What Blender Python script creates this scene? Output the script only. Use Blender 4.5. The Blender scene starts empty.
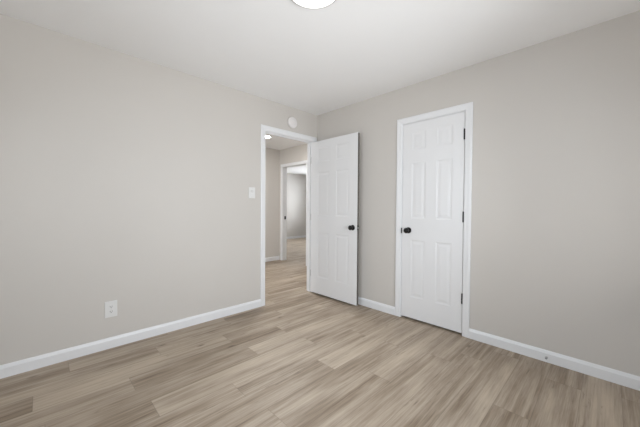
import bpy, bmesh, math, random
from mathutils import Vector, Matrix

# ------------------------------------------------------------------ camera, world, light, exposure
S = bpy.context.scene
COL = S.collection
random.seed(7)

CH = 2.44                       # ceiling height
YB, XS = -3.22, 3.26            # unseen rear wall and side wall of the bedroom
WT = 0.11                       # wall thickness

cam_data = bpy.data.cameras.new('camera')
cam_data.sensor_width = 36.0
cam_data.lens = 284.86 / 640 * 36.0
cam_data.clip_start = 0.02
cam = bpy.data.objects.new('camera', cam_data)
COL.objects.link(cam)
yaw, pit, roll = 2.365073, -0.0195617, 0.0062472
fwd = Vector((math.cos(yaw) * math.cos(pit), math.sin(yaw) * math.cos(pit), math.sin(pit)))
rgt = Vector((math.sin(yaw), -math.cos(yaw), 0))
up = rgt.cross(fwd)
r2 = rgt * math.cos(roll) + up * math.sin(roll)
u2 = -rgt * math.sin(roll) + up * math.cos(roll)
m = Matrix((r2, u2, -fwd)).transposed().to_4x4()
m.translation = Vector((2.86317, -2.75053, 1.16227))
cam.matrix_world = m
S.camera = cam

S.view_settings.view_transform = 'Standard'
S.view_settings.look = 'None'
S.view_settings.gamma = 1.0
S.view_settings.use_curve_mapping = False
S.view_settings.exposure = 0.03

world = bpy.data.worlds.new('world')
S.world = world
world.use_nodes = True
bg = world.node_tree.nodes['Background']
bg.inputs['Color'].default_value = (0.80, 0.90, 1.0, 1)
bg.inputs['Strength'].default_value = 0.5

def area(name, loc, direction, sx, sy, power, color, spread=180):
    d = bpy.data.lights.new(name, 'AREA')
    d.shape = 'RECTANGLE'
    d.size, d.size_y = sx, sy
    d.energy = power
    d.color = color
    d.spread = math.radians(spread)
    o = bpy.data.objects.new(name, d)
    COL.objects.link(o)
    o.location = loc
    o.rotation_euler = Vector(direction).to_track_quat('-Z', 'Y').to_euler()
    return o

# daylight standing in each window opening, just outside its panes
W1 = (0.75, 2.55, 0.45, 2.05)       # rear-wall window  x0 x1 z0 z1
W2 = (-2.35, -0.75, 0.45, 2.05)     # side-wall window  y0 y1 z0 z1
W3 = (-4.9, -3.1, 0.80, 2.12)       # unseen window added to light the far room,   x0 x1 z0 z1
HYB, FYB = -5.0, 5.3                # hall rear wall, far-room north wall
W4 = (-2.0, -0.6, 0.45, 2.05)       # unseen window added to light the hall,       x0 x1 z0 z1
SKY_C, GROUND_C = (0.80, 0.895, 1.0), (1.0, 0.993, 0.98)
def daylight(axis, plane, inward, w, sky, ground, sky_dip, ground_rise):
    """sky light falling in from above and light thrown up from the ground, just outside one window"""
    a, z = (w[0] + w[1]) / 2, (w[2] + w[3]) / 2
    for nm, dz, zz, power, col in (('window_sky', -sky_dip, z + 0.1, sky, SKY_C), ('window_ground', ground_rise, z - 0.1, ground, GROUND_C)):
        if power <= 0: continue
        p = plane - inward * 0.42
        loc, d = ((p, a, zz), (inward, 0, dz)) if axis == 'x' else ((a, p, zz), (0, inward, dz))
        area(nm, loc, d, w[1] - w[0], w[3] - w[2], power, col)
daylight('y', YB, 1, W1, 33, 10, 1.2, 1.4)
daylight('x', XS, -1, W2, 42, 41, 0.9, 1.15)
daylight('y', FYB, -1, W3, 140, 66, 0.5, 0.3)
daylight('y', HYB, 1, W4, 20, 60, 0.4, 0.7)
LAMP_GLOW = 1.6                    # bedroom ceiling lamp
HALL_GLOW = 22.0

# ------------------------------------------------------------------ materials
def newmat(name):
    mt = bpy.data.materials.new(name)
    mt.use_nodes = True
    nt = mt.node_tree
    return mt, nt, nt.nodes['Principled BSDF']

def paint(name, col, rough=0.5, bump=0.0, scale=180.0, var=0.015, metal=0.0, spec=0.5):
    mt, nt, b = newmat(name)
    N, L = nt.nodes, nt.links
    tc = N.new('ShaderNodeTexCoord')
    nz = N.new('ShaderNodeTexNoise'); nz.inputs['Scale'].default_value = 3.0
    L.new(tc.outputs['Object'], nz.inputs['Vector'])
    mx = N.new('ShaderNodeMix'); mx.data_type = 'RGBA'
    mx.inputs['A'].default_value = tuple(c * (1 - var) for c in col) + (1,)
    mx.inputs['B'].default_value = tuple(min(1, c * (1 + var)) for c in col) + (1,)
    L.new(nz.outputs['Fac'], mx.inputs['Factor'])
    L.new(mx.outputs['Result'], b.inputs['Base Color'])
    b.inputs['Roughness'].default_value = rough
    b.inputs['Metallic'].default_value = metal
    b.inputs['Specular IOR Level'].default_value = spec
    if bump:
        n2 = N.new('ShaderNodeTexNoise'); n2.inputs['Scale'].default_value = scale
        n2.inputs['Detail'].default_value = 3
        L.new(tc.outputs['Object'], n2.inputs['Vector'])
        bp = N.new('ShaderNodeBump'); bp.inputs['Strength'].default_value = bump
        bp.inputs['Distance'].default_value = 0.002
        L.new(n2.outputs['Fac'], bp.inputs['Height'])
        L.new(bp.outputs['Normal'], b.inputs['Normal'])
    return mt

M_WALL = paint('greige_wall_paint', (0.645, 0.610, 0.568), 0.55, 0.08, 160, 0.012, spec=0.3)
M_CEIL = paint('white_ceiling_paint', (0.925, 0.92, 0.915), 0.8, 0.08, 120, 0.01, spec=0.2)
M_TRIM = paint('white_trim_paint', (0.845, 0.845, 0.85), 0.32, 0, 1, 0.006)
M_DOOR = paint('white_door_paint', (0.835, 0.83, 0.83), 0.38, 0.04, 260, 0.006)
M_PLAST = paint('white_plastic', (0.80, 0.79, 0.77), 0.35, 0, 1, 0.005)
M_DETECT = paint('off_white_plastic', (0.82, 0.785, 0.77), 0.45, 0, 1, 0.005)
M_SLOT = paint('dark_slot', (0.10, 0.09, 0.085), 0.5)
M_BLACK = paint('matte_black_metal', (0.018, 0.017, 0.017), 0.34, 0, 1, 0.05, metal=0.6)
M_STEEL = paint('satin_steel', (0.55, 0.54, 0.52), 0.35, 0, 1, 0.02, metal=0.9)
M_PALESTEEL = paint('pale_painted_steel', (0.62, 0.61, 0.60), 0.4, 0, 1, 0.02)
M_EDGE = paint('dark_door_edge', (0.125, 0.112, 0.098), 0.7)
M_RUBBER = paint('grey_rubber', (0.30, 0.30, 0.31), 0.7)
M_RIM = paint('lamp_rim_enamel', (0.42, 0.42, 0.42), 0.4)
M_DARK = paint('closet_interior_paint', (0.45, 0.43, 0.40), 0.7)
M_SUB = paint('subfloor', (0.2, 0.17, 0.14), 0.9)

def emitter(name, col, strength):
    mt, nt, b = newmat(name)
    b.inputs['Base Color'].default_value = (0.9, 0.9, 0.9, 1)
    b.inputs['Emission Color'].default_value = col + (1,)
    b.inputs['Emission Strength'].default_value = strength
    return mt
M_LAMP = emitter('lamp_diffuser', (1.0, 0.965, 0.91), LAMP_GLOW)
M_HALL_FILL = emitter('hall_fill_diffuser', (0.97, 0.985, 1.0), 120.0)  # strong glow for the extra, unseen hall lamp
M_HLAMP = emitter('hall_lamp_diffuser', (1.0, 0.985, 0.965), HALL_GLOW)

def glass():
    mt = bpy.data.materials.new('window_glass'); mt.use_nodes = True
    nt = mt.node_tree; N, L = nt.nodes, nt.links
    N.remove(N['Principled BSDF'])
    t = N.new('ShaderNodeBsdfTransparent'); g = N.new('ShaderNodeBsdfGlossy')
    g.inputs['Roughness'].default_value = 0.02
    fr = N.new('ShaderNodeFresnel'); fr.inputs['IOR'].default_value = 1.45
    mx = N.new('ShaderNodeMixShader')
    L.new(fr.outputs[0], mx.inputs[0]); L.new(t.outputs[0], mx.inputs[1]); L.new(g.outputs[0], mx.inputs[2])
    L.new(mx.outputs[0], N['Material Output'].inputs['Surface'])
    return mt
M_GLASS = glass()

def floor_material():
    mt, nt, b = newmat('oak_vinyl_planks')
    N, L = nt.nodes, nt.links
    def math_(op, a, c=None, clamp=False):
        n = N.new('ShaderNodeMath'); n.operation = op; n.use_clamp = clamp
        for i, v in enumerate((a, c)):
            if v is None: continue
            if isinstance(v, (int, float)): n.inputs[i].default_value = v
            else: L.new(v, n.inputs[i])
        return n.outputs[0]
    uv = N.new('ShaderNodeUVMap'); uv.uv_map = 'plank'
    sep = N.new('ShaderNodeSeparateXYZ'); L.new(uv.outputs[0], sep.inputs[0])
    U, V = sep.outputs[0], sep.outputs[1]
    at = N.new('ShaderNodeAttribute'); at.attribute_name = 'seed'
    tn = N.new('ShaderNodeAttribute'); tn.attribute_name = 'tone'
    seed, tone = at.outputs['Fac'], tn.outputs['Fac']
    def coords(su, sv, k):
        c = N.new('ShaderNodeCombineXYZ')
        L.new(math_('MULTIPLY', U, su), c.inputs[0])
        L.new(math_('MULTIPLY', V, sv), c.inputs[1])
        L.new(math_('MULTIPLY', seed, k), c.inputs[2])
        return c.outputs[0]
    def noise(vec, scale, detail, rough, dist=0.0):
        n = N.new('ShaderNodeTexNoise')
        n.inputs['Scale'].default_value = scale; n.inputs['Detail'].default_value = detail
        n.inputs['Roughness'].default_value = rough; n.inputs['Distortion'].default_value = dist
        L.new(vec, n.inputs['Vector']); return n.outputs['Fac']
    broad = noise(coords(1.0, 0.055, 57.0), 13.0, 2.5, 0.5, 1.0)      # cathedral bands
    lines = noise(coords(1.0, 0.022, 43.0), 60.0, 3.0, 0.55, 0.2)     # long thin grain lines
    fine = noise(coords(1.0, 0.05, 91.0), 150.0, 2.0, 0.6, 0.2)       # pores
    blot = noise(coords(0.8, 0.30, 33.0), 6.0, 2.0, 0.5, 0.4)         # soft cloudiness
    val = math_('ADD', math_('MULTIPLY', math_('SUBTRACT', broad, 0.5), 1.25),
                math_('MULTIPLY', math_('SUBTRACT', fine, 0.5), 0.6))
    val = math_('ADD', val, math_('MULTIPLY', math_('SUBTRACT', lines, 0.5), 0.95))
    val = math_('ADD', val, math_('MULTIPLY', math_('SUBTRACT', blot, 0.5), 0.8))
    val = math_('ADD', val, math_('MULTIPLY', tone, 0.30))
    val = math_('ADD', val, 0.5)
    ramp = N.new('ShaderNodeValToRGB'); L.new(val, ramp.inputs[0])
    e = ramp.color_ramp.elements
    e[0].position, e[0].color = 0.0, (0.195, 0.141, 0.094, 1)
    e[1].position, e[1].color = 1.0, (0.535, 0.442, 0.340, 1)
    k = e.new(0.35); k.color = (0.318, 0.249, 0.183, 1)
    k = e.new(0.62); k.color = (0.420, 0.340, 0.261, 1)
    # dark streaks and knots where the grain opens
    streak = noise(coords(1.0, 0.11, 71.0), 21.0, 5.0, 0.66, 1.6)
    sr = N.new('ShaderNodeValToRGB'); L.new(streak, sr.inputs[0])
    sr.color_ramp.elements[0].position, sr.color_ramp.elements[0].color = 0.27, (1, 1, 1, 1)
    sr.color_ramp.elements[1].position, sr.color_ramp.elements[1].color = 0.40, (0, 0, 0, 1)
    vo = N.new('ShaderNodeTexVoronoi'); vo.inputs['Scale'].default_value = 4.2
    L.new(coords(1.3, 0.55, 19.0), vo.inputs['Vector'])
    kr = N.new('ShaderNodeValToRGB'); L.new(vo.outputs['Distance'], kr.inputs[0])
    kr.color_ramp.elements[0].position, kr.color_ramp.elements[0].color = 0.02, (1, 1, 1, 1)
    kr.color_ramp.elements[1].position, kr.color_ramp.elements[1].color = 0.10, (0, 0, 0, 1)
    dark = math_('ADD', math_('MULTIPLY', sr.outputs[0], 0.62), math_('MULTIPLY', kr.outputs[0], 0.85), True)
    m1 = N.new('ShaderNodeMix'); m1.data_type = 'RGBA'
    L.new(dark, m1.inputs['Factor']); L.new(ramp.outputs[0], m1.inputs['A'])
    m1.inputs['B'].default_value = (0.120, 0.083, 0.054, 1)
    # seams: plank uv has its own edge distances in the second map
    uv2 = N.new('ShaderNodeUVMap'); uv2.uv_map = 'edge'
    s2 = N.new('ShaderNodeSeparateXYZ'); L.new(uv2.outputs[0], s2.inputs[0])
    eu = math_('MINIMUM', s2.outputs[0], math_('SUBTRACT', PW, s2.outputs[0]))
    ev = math_('MINIMUM', s2.outputs[1], math_('SUBTRACT', PL, s2.outputs[1]))
    ed = math_('MINIMUM', eu, ev)
    seam = N.new('ShaderNodeMapRange'); L.new(ed, seam.inputs[0])
    seam.inputs[1].default_value = 0.0006; seam.inputs[2].default_value = 0.0024
    seam.inputs[3].default_value = 0.38; seam.inputs[4].default_value = 0.0
    m2 = N.new('ShaderNodeMix'); m2.data_type = 'RGBA'
    L.new(seam.outputs[0], m2.inputs['Factor']); L.new(m1.outputs['Result'], m2.inputs['A'])
    m2.inputs['B'].default_value = (0.10, 0.075, 0.055, 1)
    L.new(m2.outputs['Result'], b.inputs['Base Color'])
    b.inputs['Roughness'].default_value = 0.48
    b.inputs['Specular IOR Level'].default_value = 0.35
    bp = N.new('ShaderNodeBump'); bp.inputs['Strength'].default_value = 0.12; bp.inputs['Distance'].default_value = 0.001
    L.new(fine, bp.inputs['Height']); L.new(bp.outputs['Normal'], b.inputs['Normal'])
    return mt

# ------------------------------------------------------------------ mesh helpers
class MB:
    def __init__(self):
        self.bm = bmesh.new()
    def box(self, x0, x1, y0, y1, z0, z1):
        v = [self.bm.verts.new((x, y, z)) for x in (x0, x1) for y in (y0, y1) for z in (z0, z1)]
        for f in ((0, 1, 3, 2), (4, 6, 7, 5), (0, 4, 5, 1), (2, 3, 7, 6), (0, 2, 6, 4), (1, 5, 7, 3)):
            self.bm.faces.new([v[i] for i in f])
        return self
    def lathe(self, c, axis, prof, n=32):
        """prof: (radius, height along axis); closed on both ends when radius is 0"""
        a = Vector(axis).normalized()
        q = a.to_track_quat('Z', 'Y')
        c = Vector(c)
        rings = []
        for r, h in prof:
            if r < 1e-6:
                rings.append([self.bm.verts.new(c + a * h)])
            else:
                rings.append([self.bm.verts.new(c + q @ Vector((r * math.cos(2 * math.pi * i / n), r * math.sin(2 * math.pi * i / n), h))) for i in range(n)])
        for A, B in zip(rings, rings[1:]):
            for i in range(n):
                j = (i + 1) % n
                if len(A) == 1 and len(B) == 1: continue
                if len(A) == 1: self.bm.faces.new((A[0], B[i], B[j]))
                elif len(B) == 1: self.bm.faces.new((A[i], B[0], A[j]))
                else: self.bm.faces.new((A[i], B[i], B[j], A[j]))
        return self
    def sweep(self, sections):
        """join equal-length closed sections; cap the two ends"""
        rows = [[self.bm.verts.new(p) for p in s] for s in sections]
        n = len(rows[0])
        for A, B in zip(rows, rows[1:]):
            for i in range(n):
                j = (i + 1) % n
                self.bm.faces.new((A[i], A[j], B[j], B[i]))
        self.bm.faces.new(rows[0]); self.bm.faces.new(list(reversed(rows[-1])))
        return self
    def build(self, name, mat, parent=None, bevel=0.0, smooth=False, loc=None):
        bm = self.bm
        bmesh.ops.recalc_face_normals(bm, faces=bm.faces)
        if bevel:
            bmesh.ops.bevel(bm, geom=[e for e in bm.edges if len(e.link_faces) == 2 and e.calc_face_angle(0) > 0.6],
                            offset=bevel, segments=2, affect='EDGES', profile=0.6)
        if loc is not None:
            bmesh.ops.translate(bm, verts=bm.verts, vec=-Vector(loc))
        me = bpy.data.meshes.new(name)
        bm.to_mesh(me); bm.free()
        me.materials.append(mat)
        if smooth:
            for p in me.polygons: p.use_smooth = True
            me.set_sharp_from_angle(angle=math.radians(35))
        o = bpy.data.objects.new(name, me)
        COL.objects.link(o)
        if parent: o.parent = parent
        if loc is not None: o.location = loc
        return o

def tag(o, label, cat=None, group=None, kind=None):
    o['label'] = label
    if cat: o['category'] = cat
    if group: o['group'] = group
    if kind: o['kind'] = kind
    return o

def empty(name, loc=(0, 0, 0), rotz=0.0):
    o = bpy.data.objects.new(name, None)
    COL.objects.link(o)
    o.location = loc
    o.rotation_euler = (0, 0, rotz)
    o.empty_display_size = 0.1
    return o

# ------------------------------------------------------------------ floor: individual plank faces in one mesh
PW, PL, PX0 = 0.18, 1.213, 0.055
SEAMS = {2: -1.58, 3: -2.33, 4: -1.53, 5: -1.075, 7: -1.25, 8: -0.61, 9: -1.09, 10: -1.75, 11: -0.35, 12: -0.12, 13: -2.05, 14: -0.28}
TONES = {(2, -2): -0.9, (2, -1): 0.55, (2, 0): -0.25, (3, -1): 0.40, (3, 0): -0.55, (3, 1): -0.1,
         (4, -1): -0.45, (4, 0): 0.45, (5, -2): -0.3, (5, -1): 0.5, (5, 0): 0.0, (7, -1): -0.25, (7, 0): 0.55,
         (8, -1): 0.0, (8, 0): 0.3, (9, -1): -0.25, (9, 0): 0.35, (1, 0): -0.5, (0, 0): -0.55, (10, 0): -0.1, (11, -1): -0.25, (12, -1): 0.05, (13, 0): -0.35, (14, -1): -0.1, (10, -1): 0.1}

def build_floor(x0, x1, y0, y1):
    bm = bmesh.new()
    uvp = bm.loops.layers.uv.new('plank'); uve = bm.loops.layers.uv.new('edge')
    ls = bm.faces.layers.float.new('seed'); lt = bm.faces.layers.float.new('tone')
    rng = random.Random(21)
    r0, r1 = math.floor((x0 - PX0) / PW), math.ceil((x1 - PX0) / PW)
    for r in range(r0, r1):
        xa, xb = PX0 + r * PW, PX0 + (r + 1) * PW
        y_s = SEAMS.get(r, -1.4 + ((r * 0.437) % 1.0) * PL)
        k0, k1 = math.floor((y0 - y_s) / PL), math.ceil((y1 - y_s) / PL)
        for k in range(k0, k1):
            ya, yb = y_s + k * PL, y_s + (k + 1) * PL
            cx0, cx1, cy0, cy1 = max(xa, x0), min(xb, x1), max(ya, y0), min(yb, y1)
            seed, tone = rng.random(), rng.uniform(-0.4, 0.4)
            if cx1 - cx0 < 1e-4 or cy1 - cy0 < 1e-4: continue
            tone = TONES.get((r, k), tone)
            f = bm.faces.new([bm.verts.new(p) for p in ((cx0, cy0, 0), (cx1, cy0, 0), (cx1, cy1, 0), (cx0, cy1, 0))])
            f[ls] = seed; f[lt] = tone
            for lp in f.loops:
                x, y, _ = lp.vert.co
                lp[uvp].uv = (x - xa + seed * 7.0, y - ya + seed * 31.0)
                lp[uve].uv = (x - xa, y - ya)
    me = bpy.data.meshes.new('floor')
    bm.to_mesh(me); bm.free()
    me.materials.append(floor_material())
    o = bpy.data.objects.new('floor', me)
    COL.objects.link(o)
    return o
HX, HY, FX = -2.30, 1.05, -5.50
floor = build_floor(FX - WT, XS + WT, YB - WT, FYB + WT)
tag(floor, 'light oak plank floor running through the room and the hall', 'floor', kind='structure')

ceil = MB().box(FX - WT, XS + WT, YB - WT, FYB + WT, CH, CH + 0.1).build('ceiling', M_CEIL)
tag(ceil, 'flat white painted ceiling', 'ceiling', kind='structure')

# ------------------------------------------------------------------ walls
def wall(name, axis, p0, p1, a0, a1, openings=(), label='', mat=None):
    """axis 'x': wall plane x in p0..p1 running along y; axis 'y': the other way"""
    mb = MB()
    def seg(s0, s1, z0, z1):
        if s1 - s0 < 1e-5 or z1 - z0 < 1e-5: return
        if axis == 'x': mb.box(p0, p1, s0, s1, z0, z1)
        else: mb.box(s0, s1, p0, p1, z0, z1)
    cur = a0
    for (o0, o1, z0, z1) in sorted(openings):
        seg(cur, o0, -0.03, CH + 0.01)
        seg(o0, o1, z1, CH + 0.01)
        if z0 > 0: seg(o0, o1, -0.03, z0)
        cur = o1
    seg(cur, a1, -0.03, CH + 0.01)
    o = mb.build(name, mat or M_WALL)
    return tag(o, label, 'wall', kind='structure')

JT = 0.018                                   # jamb board thickness
D1 = (-0.847, -0.083, 2.064)                 # bedroom doorway: y0, y1, head (clear opening)
D2 = (1.310, 1.930, 2.046)                   # closet doorway: x0, x1, head
D3 = (-2.178, -1.40, 2.046)                  # hall doorway: x0, x1, head

def rough(d): return (d[0] - JT, d[1] + JT, 0, d[2] + JT)
wall('wall_left', 'x', -WT, 0, YB - WT, FYB, [rough(D1)], 'greige wall with the open doorway and the light switch')
wall('wall_right', 'y', 0, WT, 0, XS + WT, [rough(D2)], 'greige wall with the closed closet door')
wall('wall_rear', 'y', YB - WT, YB, 0, XS + WT, [W1], 'greige wall with a window behind the viewer')
wall('wall_side', 'x', XS, XS + WT, YB, 0, [W2], 'greige side wall with a window at the right')
wall('wall_hall', 'x', HX - WT, HX, HYB - WT, HY, [], 'greige hall wall seen through the open doorway')
wall('wall_hall_end', 'y', HY, HY + WT, FX, -WT, [rough(D3)], 'greige hall wall with the second cased doorway')
wall('wall_hall_rear', 'y', HYB - WT, HYB, HX, -WT, [W4], "greige wall closing the hall with an added, unseen window")
wall('wall_far', 'x', FX - WT, FX, HY, FYB, [], 'pale wall of the farthest room seen through both doorways')
wall('wall_far_end', 'y', FYB, FYB + WT, FX - WT, 0, [W3], 'greige wall with an added, unseen window in the farthest room')
closet = MB()
closet.box(1.0, 1.03, WT, 0.75, -0.03, CH); closet.box(2.25, 2.28, WT, 0.75, -0.03, CH); closet.box(1.0, 2.28, 0.75, 0.78, -0.03, CH)
tag(closet.build('wall_closet', M_DARK), 'walls inside the closet behind the closed door', 'wall', kind='structure')

# ------------------------------------------------------------------ casings and jambs
CW = 0.060
CASE_PROF = [(0.0, 0.0), (0.0, 0.008), (0.006, 0.0105), (0.030, 0.0115), (0.040, 0.0140), (0.054, 0.0140), (CW, 0.0110), (CW, 0.0)]
def frame_axis(kind, plane, sgn):
    if kind == 'x': return lambda a, d, z: (plane + sgn * d, a, z)
    return lambda a, d, z: (a, plane + sgn * d, z)

def door_trim(name, axis, plane_front, front_sgn, plane_back, d, label, both=True, stop=None):
    """cased opening: one mesh of mitred casing on the room side, a jamb part and the casing of the other side"""
    rv = 0.005
    a0, a1, h = d[0] - rv, d[1] + rv, d[2] + rv
    def casing(plane, sgn):
        P = frame_axis(axis, plane, sgn)
        mb = MB()
        secs = []
        for (a, z, da, dz) in ((a0, 0.0, -1, 0), (a0, h, -1, 1), (a1, h, 1, 1), (a1, 0.0, 1, 0)):
            secs.append([P(a + da * s, t, z + dz * s) for s, t in CASE_PROF])
        mb.sweep(secs)
        return mb
    o = casing(plane_front, front_sgn).build(name, M_TRIM)
    tag(o, label, 'door casing', kind='structure')
    if both:
        casing(plane_back, -front_sgn).build('rear_casing', M_TRIM, o)
    j = MB()
    p0, p1 = sorted((plane_front, plane_back))
    def jb(s0, s1, z0, z1):
        if axis == 'x': j.box(p0, p1, s0, s1, z0, z1)
        else: j.box(s0, s1, p0, p1, z0, z1)
    jb(d[0] - JT, d[0], 0, d[2] + JT); jb(d[1], d[1] + JT, 0, d[2] + JT); jb(d[0], d[1], d[2], d[2] + JT)
    if stop:
        s0, s1 = stop
        def st(a, b, z0, z1):
            if axis == 'x': j.box(s0, s1, a, b, z0, z1)
            else: j.box(a, b, s0, s1, z0, z1)
        st(d[0], d[0] + 0.011, 0, d[2]); st(d[1] - 0.011, d[1], 0, d[2]); st(d[0] + 0.011, d[1] - 0.011, d[2] - 0.011, d[2])
    jm = j.build('jamb', M_TRIM, o)
    return o, jm

t1, j1 = door_trim('trim_1', 'x', 0.0, 1, -WT, D1, 'white casing around the open doorway in the left wall', stop=(-0.075, -0.040))
t2, j2 = door_trim('trim_2', 'y', 0.0, -1, WT, D2, 'white casing around the closed closet door', stop=(0.038, 0.075))
t3, j3 = door_trim('trim_3', 'y', HY, -1, HY + WT, D3, 'white casing of the second doorway across the hall')

# strike plates let into the jambs
sp = MB().box(-0.034, 0.002, D1[0] - 0.0005, D1[0] + 0.0015, 0.905, 0.960)
sp.build('strike_plate', M_PALESTEEL, j1)
sp = MB().box(D2[0] - 0.0045, D2[0] + 0.002, -0.0100, 0.004, 0.900, 0.956)
sp.build('strike_plate', M_BLACK, j2)
sp = MB().box(D3[0] - 0.0005, D3[0] + 0.003, HY + 0.048, HY + 0.092, 0.905, 0.975)
sp.build('strike_plate', M_BLACK, j3)

# ------------------------------------------------------------------ baseboards
BH, BT = 0.087, 0.014
BASE_PROF = [(0.0, 0.0), (BT, 0.0), (BT, 0.066), (0.0115, 0.072), (0.0095, 0.080), (0.0060, BH), (0.0, BH)]
def baseboard(name, axis, plane, sgn, runs, label):
    P = frame_axis(axis, plane, sgn)
    mb = MB()
    for a0, a1 in runs:
        mb.sweep([[P(a, t, z) for t, z in BASE_PROF] for a in (a0, a1)])
    return tag(mb.build(name, M_TRIM), label, 'baseboard', kind='structure')
C = CW + 0.005
baseboard('baseboard_left', 'x', 0, 1, [(YB, D1[0] - C)], 'white baseboard along the left wall under the outlet')
baseboard('baseboard_corner', 'y', 0, -1, [(0.0, D2[0] - C)], 'short white baseboard between the open door and the closet')
baseboard('baseboard_right', 'y', 0, -1, [(D2[1] + C, XS)], 'white baseboard right of the closet door')
baseboard('baseboard_rear', 'y', YB, 1, [(BT, XS - BT)], 'white baseboard on the wall behind the viewer')
baseboard('baseboard_side', 'x', XS, -1, [(YB, -BT)], 'white baseboard on the right side wall')
baseboard('baseboard_hall', 'x', HX, 1, [(HYB, HY)], 'white baseboard along the hall wall in the doorway')
baseboard('baseboard_hall_end', 'y', HY, -1, [(D3[1] + C, -WT)], 'white baseboard on the hall wall right of the second doorway')
baseboard('baseboard_hall_side', 'x', -WT, -1, [(HYB, D1[0] - C)], 'white baseboard on the hall side of the left wall')
baseboard('baseboard_far', 'x', FX, 1, [(HY + WT, FYB)], 'white baseboard of the farthest room')

# ------------------------------------------------------------------ windows (behind the viewer; unseen ones added to light the other rooms)
def window(name, axis, p_in, p_out, w, label):
    a0, a1, z0, z1 = w
    s = 1 if p_out > p_in else -1
    P0, P1 = p_in - s * 0.012, p_in + s * 0.075
    lo, hi = min(P0, P1), max(P0, P1)
    mb = MB()
    def bx(s0, s1, q0, q1, l=lo, h=hi):
        if axis == 'x': mb.box(l, h, s0, s1, q0, q1)
        else: mb.box(s0, s1, l, h, q0, q1)
    f = 0.045
    bx(a0, a0 + f, z0, z1); bx(a1 - f, a1, z0, z1); bx(a0 + f, a1 - f, z1 - f, z1); bx(a0 + f, a1 - f, z0, z0 + f)
    mid = (a0 + a1) / 2
    bx(mid - 0.02, mid + 0.02, z0 + f, z1 - f)
    o = mb.build(name, M_TRIM)
    tag(o, label, 'window', kind='structure')
    for q0, q1 in ((a0 + f, mid - 0.02), (mid + 0.02, a1 - f)):
        mb = MB()
        pc = p_in + s * 0.04
        bx(q0, q1, z0 + f, z1 - f, pc - 0.002, pc + 0.002)
        mb.build('pane', M_GLASS, o)
    mb = MB()
    bx(a0 - 0.03, a1 + 0.03, z0 - 0.025, z0, min(p_in - s * 0.05, p_in), max(p_in - s * 0.05, p_in))
    mb.build('window_sill', M_TRIM, o)
    return o
window('window_1', 'y', YB, YB - WT, W1, 'white two-pane window in the wall behind the viewer')
window('window_2', 'x', XS, XS + WT, W2, 'white two-pane window in the right side wall')
window('fill_window_far', 'y', FYB, FYB + WT, W3, 'unseen white two-pane window added to brighten the farthest room')  # out of view, put in to brighten the farthest room

window('fill_window_hall', 'y', HYB, HYB - WT, W4, 'unseen white two-pane window added at the end of the hall for its light')  # out of view, put in to brighten the hall

# ------------------------------------------------------------------ six-panel doors
def leaf_mesh(w, h, t, xs, zs):
    """leaf in x 0..w, y -t..0 (front at y=-t), z 0..h with moulded raised panels on both faces"""
    mb = MB(); bm = mb.bm
    X = [0] + [v for p in xs for v in p] + [w]
    Z = [0] + [v for p in zs for v in p] + [h]
    for front in (True, False):
        y0, s = (-t, 1) if front else (0.0, -1)
        for i in range(len(X) - 1):
            for k in range(len(Z) - 1):
                xa, xb, za, zb = X[i], X[i + 1], Z[k], Z[k + 1]
                if i % 2 == 1 and k % 2 == 1:
                    rings = []
                    for ins, dep in ((0, 0), (0.005, 0.0020), (0.014, 0.0034), (0.022, 0.0034), (0.040, 0.0014), (0.044, 0.0010)):
                        rings.append([bm.verts.new((x, y0 + s * dep, z)) for x, z in
                                      ((xa + ins, za + ins), (xb - ins, za + ins), (xb - ins, zb - ins), (xa + ins, zb - ins))])
                    for A, B in zip(rings, rings[1:]):
                        for q in range(4):
                            bm.faces.new((A[q], A[(q + 1) % 4], B[(q + 1) % 4], B[q]))
                    bm.faces.new(rings[-1])
                else:
                    bm.faces.new([bm.verts.new((x, y0, z)) for x, z in ((xa, za), (xb, za), (xb, zb), (xa, zb))])
    for (p, q) in (((0, 0), (w, 0)), ((w, 0), (w, h)), ((w, h), (0, h)), ((0, h), (0, 0))):
        bm.faces.new([bm.verts.new(c) for c in ((p[0], -t, p[1]), (q[0], -t, q[1]), (q[0], 0, q[1]), (p[0], 0, p[1]))])
    bmesh.ops.remove_doubles(bm, verts=bm.verts, dist=1e-5)
    return mb

ZP = [(0.220, 0.816), (1.040, 1.612), (1.746, 1.930)]        # panel heights above the leaf's foot
KNOB_PROF = [(0.0, -0.001), (0.032, -0.001), (0.032, 0.004), (0.029, 0.008), (0.016, 0.010), (0.0125, 0.014), (0.0125, 0.026),
             (0.018, 0.030), (0.0255, 0.036), (0.0285, 0.044), (0.0280, 0.052), (0.023, 0.058), (0.013, 0.0615), (0.0, 0.0625)]

def knob(parent, x, y, z, direction, label=None):
    k = MB().lathe((x, y, z), direction, KNOB_PROF, 36).build('door_knob', M_BLACK, parent, smooth=True)
    if label: k['label'] = label
    return k

def hinge(parent, px, py, z, mat, plate, label=None):
    """knuckle barrel at (px, py), with two finial tips; plate = box of the visible leaf"""
    mb = MB()
    hh = 0.045
    mb.lathe((px, py, z), (0, 0, 1), [(0, -hh - 0.006), (0.004, -hh - 0.004), (0.0066, -hh), (0.0066, -hh * 0.34), (0.0058, -hh * 0.33), (0.0066, -hh * 0.32),
                                      (0.0066, hh * 0.32), (0.0058, hh * 0.33), (0.0066, hh * 0.34), (0.0066, hh), (0.004, hh + 0.004), (0, hh + 0.006)], 16)
    x0, x1, y0, y1 = plate
    mb.box(x0, x1, y0, y1, z - hh, z + hh)
    o = mb.build('hinge', mat, parent, smooth=True)
    if label: o['label'] = label
    return o

GAP = 0.020
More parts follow.
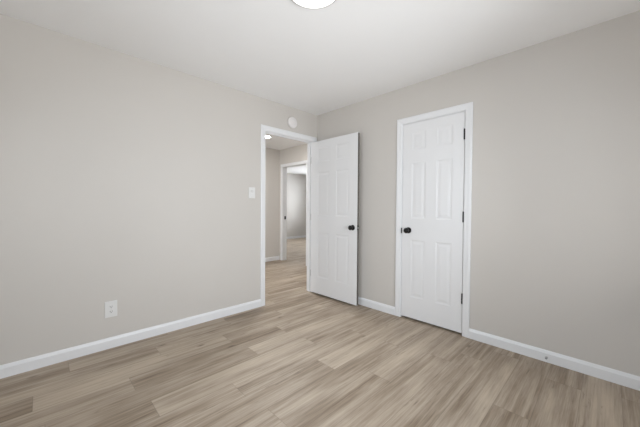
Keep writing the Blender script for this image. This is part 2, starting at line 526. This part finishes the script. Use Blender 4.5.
# the open bedroom door, standing square to the left wall
w1, t = 0.785, 0.035
d1 = leaf_mesh(w1, 2.024, t, [(0.122, 0.334), (0.452, 0.664)], ZP).build('door_1', M_DOOR)
d1.location = (0.014, -0.083, GAP)
tag(d1, 'white six-panel door standing open beside the doorway, black round knob', 'door', kind='structure')
knob(d1, w1 - 0.062, -t, 0.912, (0, -1, 0), 'black round knob')
knob(d1, w1 - 0.062, 0.0, 0.912, (0, 1, 0), 'black round knob')
MB().box(w1 - 0.001, w1 + 0.0006, -0.0285, -0.0005, 0.002, 2.022).build('edge_band', M_EDGE, d1)['label'] = 'dark strip along the edge of the door'  # dark strip laid over most of the leaf's free edge
lp = MB().box(w1 - 0.0005, w1 + 0.0015, -t / 2 - 0.0125, -t / 2 + 0.0125, 0.884, 0.940).build('latch_plate', M_BLACK, d1)
MB().box(w1 + 0.0015, w1 + 0.010, -t / 2 - 0.007, -t / 2 + 0.007, 0.904, 0.920).build('latch_bolt', M_STEEL, lp)
for z in (0.244, 1.014, 1.794):
    hinge(d1, -0.006, 0.003, z, M_PALESTEEL, (-0.050, -0.006, -0.001, 0.0012))

# the closed closet door
w2 = D2[1] - D2[0] - 0.007
d2 = leaf_mesh(w2, 2.023, t, [(0.102, 0.252), (0.362, 0.512)], ZP).build('door_2', M_DOOR)
d2.location = (D2[0] + 0.0035, t + 0.001, GAP)
tag(d2, 'white six-panel closet door, closed, with black hinges on its right', 'door', kind='structure')
knob(d2, 0.073, -t, 0.914, (0, -1, 0), 'black round knob')
for z in (0.319, 1.068, 1.820):
    hinge(d2, w2 + 0.0015, -t - 0.0052, z, M_BLACK, (w2 - 0.004, w2 + 0.001, -t - 0.001, -t + 0.004), 'black hinge knuckle')

# ------------------------------------------------------------------ ceiling lamps
def disc_lamp(loc, r, mat, label, group=None):
    e = empty('ceiling_light', loc)
    tag(e, label, 'ceiling light', group)
    MB().lathe((0, 0, 0), (0, 0, -1), [(0, 0), (r, 0), (r, 0.010), (r - 0.002, 0.014), (r - 0.0075, 0.0155), (r - 0.0085, 0.013), (0, 0.013)], 64).build('rim', M_RIM, e, smooth=True)
    MB().lathe((0, 0, 0), (0, 0, -1), [(0, 0.0125), (r - 0.009, 0.0125), (r - 0.009, 0.0150), (r - 0.016, 0.0185), (r * 0.6, 0.0205), (0, 0.0215)], 64).build('diffuser', mat, e, smooth=True)
    return e
disc_lamp((1.632, -1.607, CH), 0.158, M_LAMP, 'round flush white ceiling light glowing above the bedroom floor')
disc_lamp((-1.47, 0.135, CH), 0.095, M_HLAMP, 'ceiling light deep in the hall, glimpsed at the doorway corner')

disc_lamp((-0.80, 0.02, CH), 0.15, M_HALL_FILL, 'unseen ceiling light added to brighten the hall, just beyond the open doorway')  # added lamp, out of view, fills the hall with light

# ------------------------------------------------------------------ smoke detector above the doorway
sd = empty('smoke_detector', (0.0, -0.457, 2.243))
tag(sd, 'round off-white smoke detector on the wall above the doorway', 'smoke detector')
MB().lathe((0, 0, 0), (1, 0, 0), [(0, -0.001), (0.066, -0.001), (0.066, 0.008), (0.064, 0.010), (0, 0.010)], 48).build('mounting_plate', M_DETECT, sd, smooth=True)
MB().lathe((0, 0, 0), (1, 0, 0), [(0, 0.009), (0.070, 0.009), (0.0715, 0.013), (0.0705, 0.026), (0.066, 0.032), (0.052, 0.0345), (0.050, 0.0330), (0.047, 0.0350),
                                   (0.020, 0.0375), (0.0, 0.038)], 48).build('cover', M_DETECT, sd, smooth=True)
MB().lathe((0.0, 0.018, -0.02), (1, 0, 0), [(0, 0.034), (0.008, 0.034), (0.008, 0.0385), (0.006, 0.0395), (0, 0.0395)], 20).build('test_button', M_PLAST, sd, smooth=True)

# ------------------------------------------------------------------ light switch and outlet
ls = empty('light_switch', (0.0, -1.029, 1.330))
tag(ls, 'white light switch on the left wall beside the doorway', 'light switch')
MB().box(-0.001, 0.006, -0.040, 0.040, -0.062, 0.062).build('wall_plate', M_PLAST, ls, bevel=0.0025)
MB().box(0.005, 0.0072, -0.0165, 0.0165, -0.033, 0.033).build('rocker_frame', M_PLAST, ls, bevel=0.0006)
mb = MB(); mb.sweep([[(0.006, y, -0.030), (0.0085, y, -0.030), (0.0068, y, 0.0), (0.0150, y, 0.030), (0.006, y, 0.030)] for y in (-0.0145, 0.0145)])
mb.build('rocker', M_PLAST, ls)
for z in (-0.048, 0.048):
    MB().lathe((0.0055, 0, z), (1, 0, 0), [(0, 0), (0.0033, 0), (0.0030, 0.0012), (0, 0.0015)], 14).build('screw', M_PALESTEEL, ls)

ot = empty('outlet', (0.0, -2.342, 0.320))
tag(ot, 'white duplex outlet low on the left wall', 'outlet')
MB().box(-0.001, 0.006, -0.042, 0.042, -0.066, 0.066).build('wall_plate', M_PLAST, ot, bevel=0.0025)
for zc in (-0.0205, 0.0205):
    mb = MB()
    pts = []
    for i in range(32):
        a = 2 * math.pi * i / 32
        pts.append((max(-0.0165, min(0.0165, 0.0185 * math.cos(a))), max(-0.0140, min(0.0140, 0.0170 * math.sin(a)))))
    mb.sweep([[(x, y, zc + z) for y, z in pts] for x in (0.004, 0.0076)])
    rc = mb.build('receptacle', M_PLAST, ot)
    MB().box(0.0070, 0.0079, -0.0082, -0.0050, zc - 0.0010, zc + 0.0085).build('slot', M_SLOT, rc)
    MB().box(0.0070, 0.0079, 0.0050, 0.0082, zc - 0.0010, zc + 0.0075).build('slot', M_SLOT, rc)
    MB().lathe((0.0070, 0, zc - 0.0065), (1, 0, 0), [(0, 0), (0.0032, 0), (0.0032, 0.0010), (0, 0.0010)], 14).build('ground_hole', M_SLOT, rc)
MB().lathe((0.0055, 0, 0), (1, 0, 0), [(0, 0), (0.0032, 0), (0.0028, 0.0012), (0, 0.0016)], 14).build('screw', M_PALESTEEL, ot)

# ------------------------------------------------------------------ door stop on the right baseboard
dsx, dsz = 2.545, 0.037
ds = empty('door_stop', (dsx, -BT, dsz))
tag(ds, 'tiny grey door stop on the baseboard right of the closet', 'door stop')
MB().lathe((0, 0, 0), (0, -1, 0), [(0, -0.001), (0.0085, -0.001), (0.0085, 0.002), (0.006, 0.004), (0.0045, 0.006), (0.0045, 0.016), (0, 0.016)], 20).build('base', M_STEEL, ds, smooth=True)
MB().lathe((0, 0, 0), (0, -1, 0), [(0, 0.015), (0.0066, 0.015), (0.0070, 0.017), (0.0066, 0.024), (0.004, 0.026), (0, 0.0265)], 20).build('tip', M_RUBBER, ds, smooth=True)
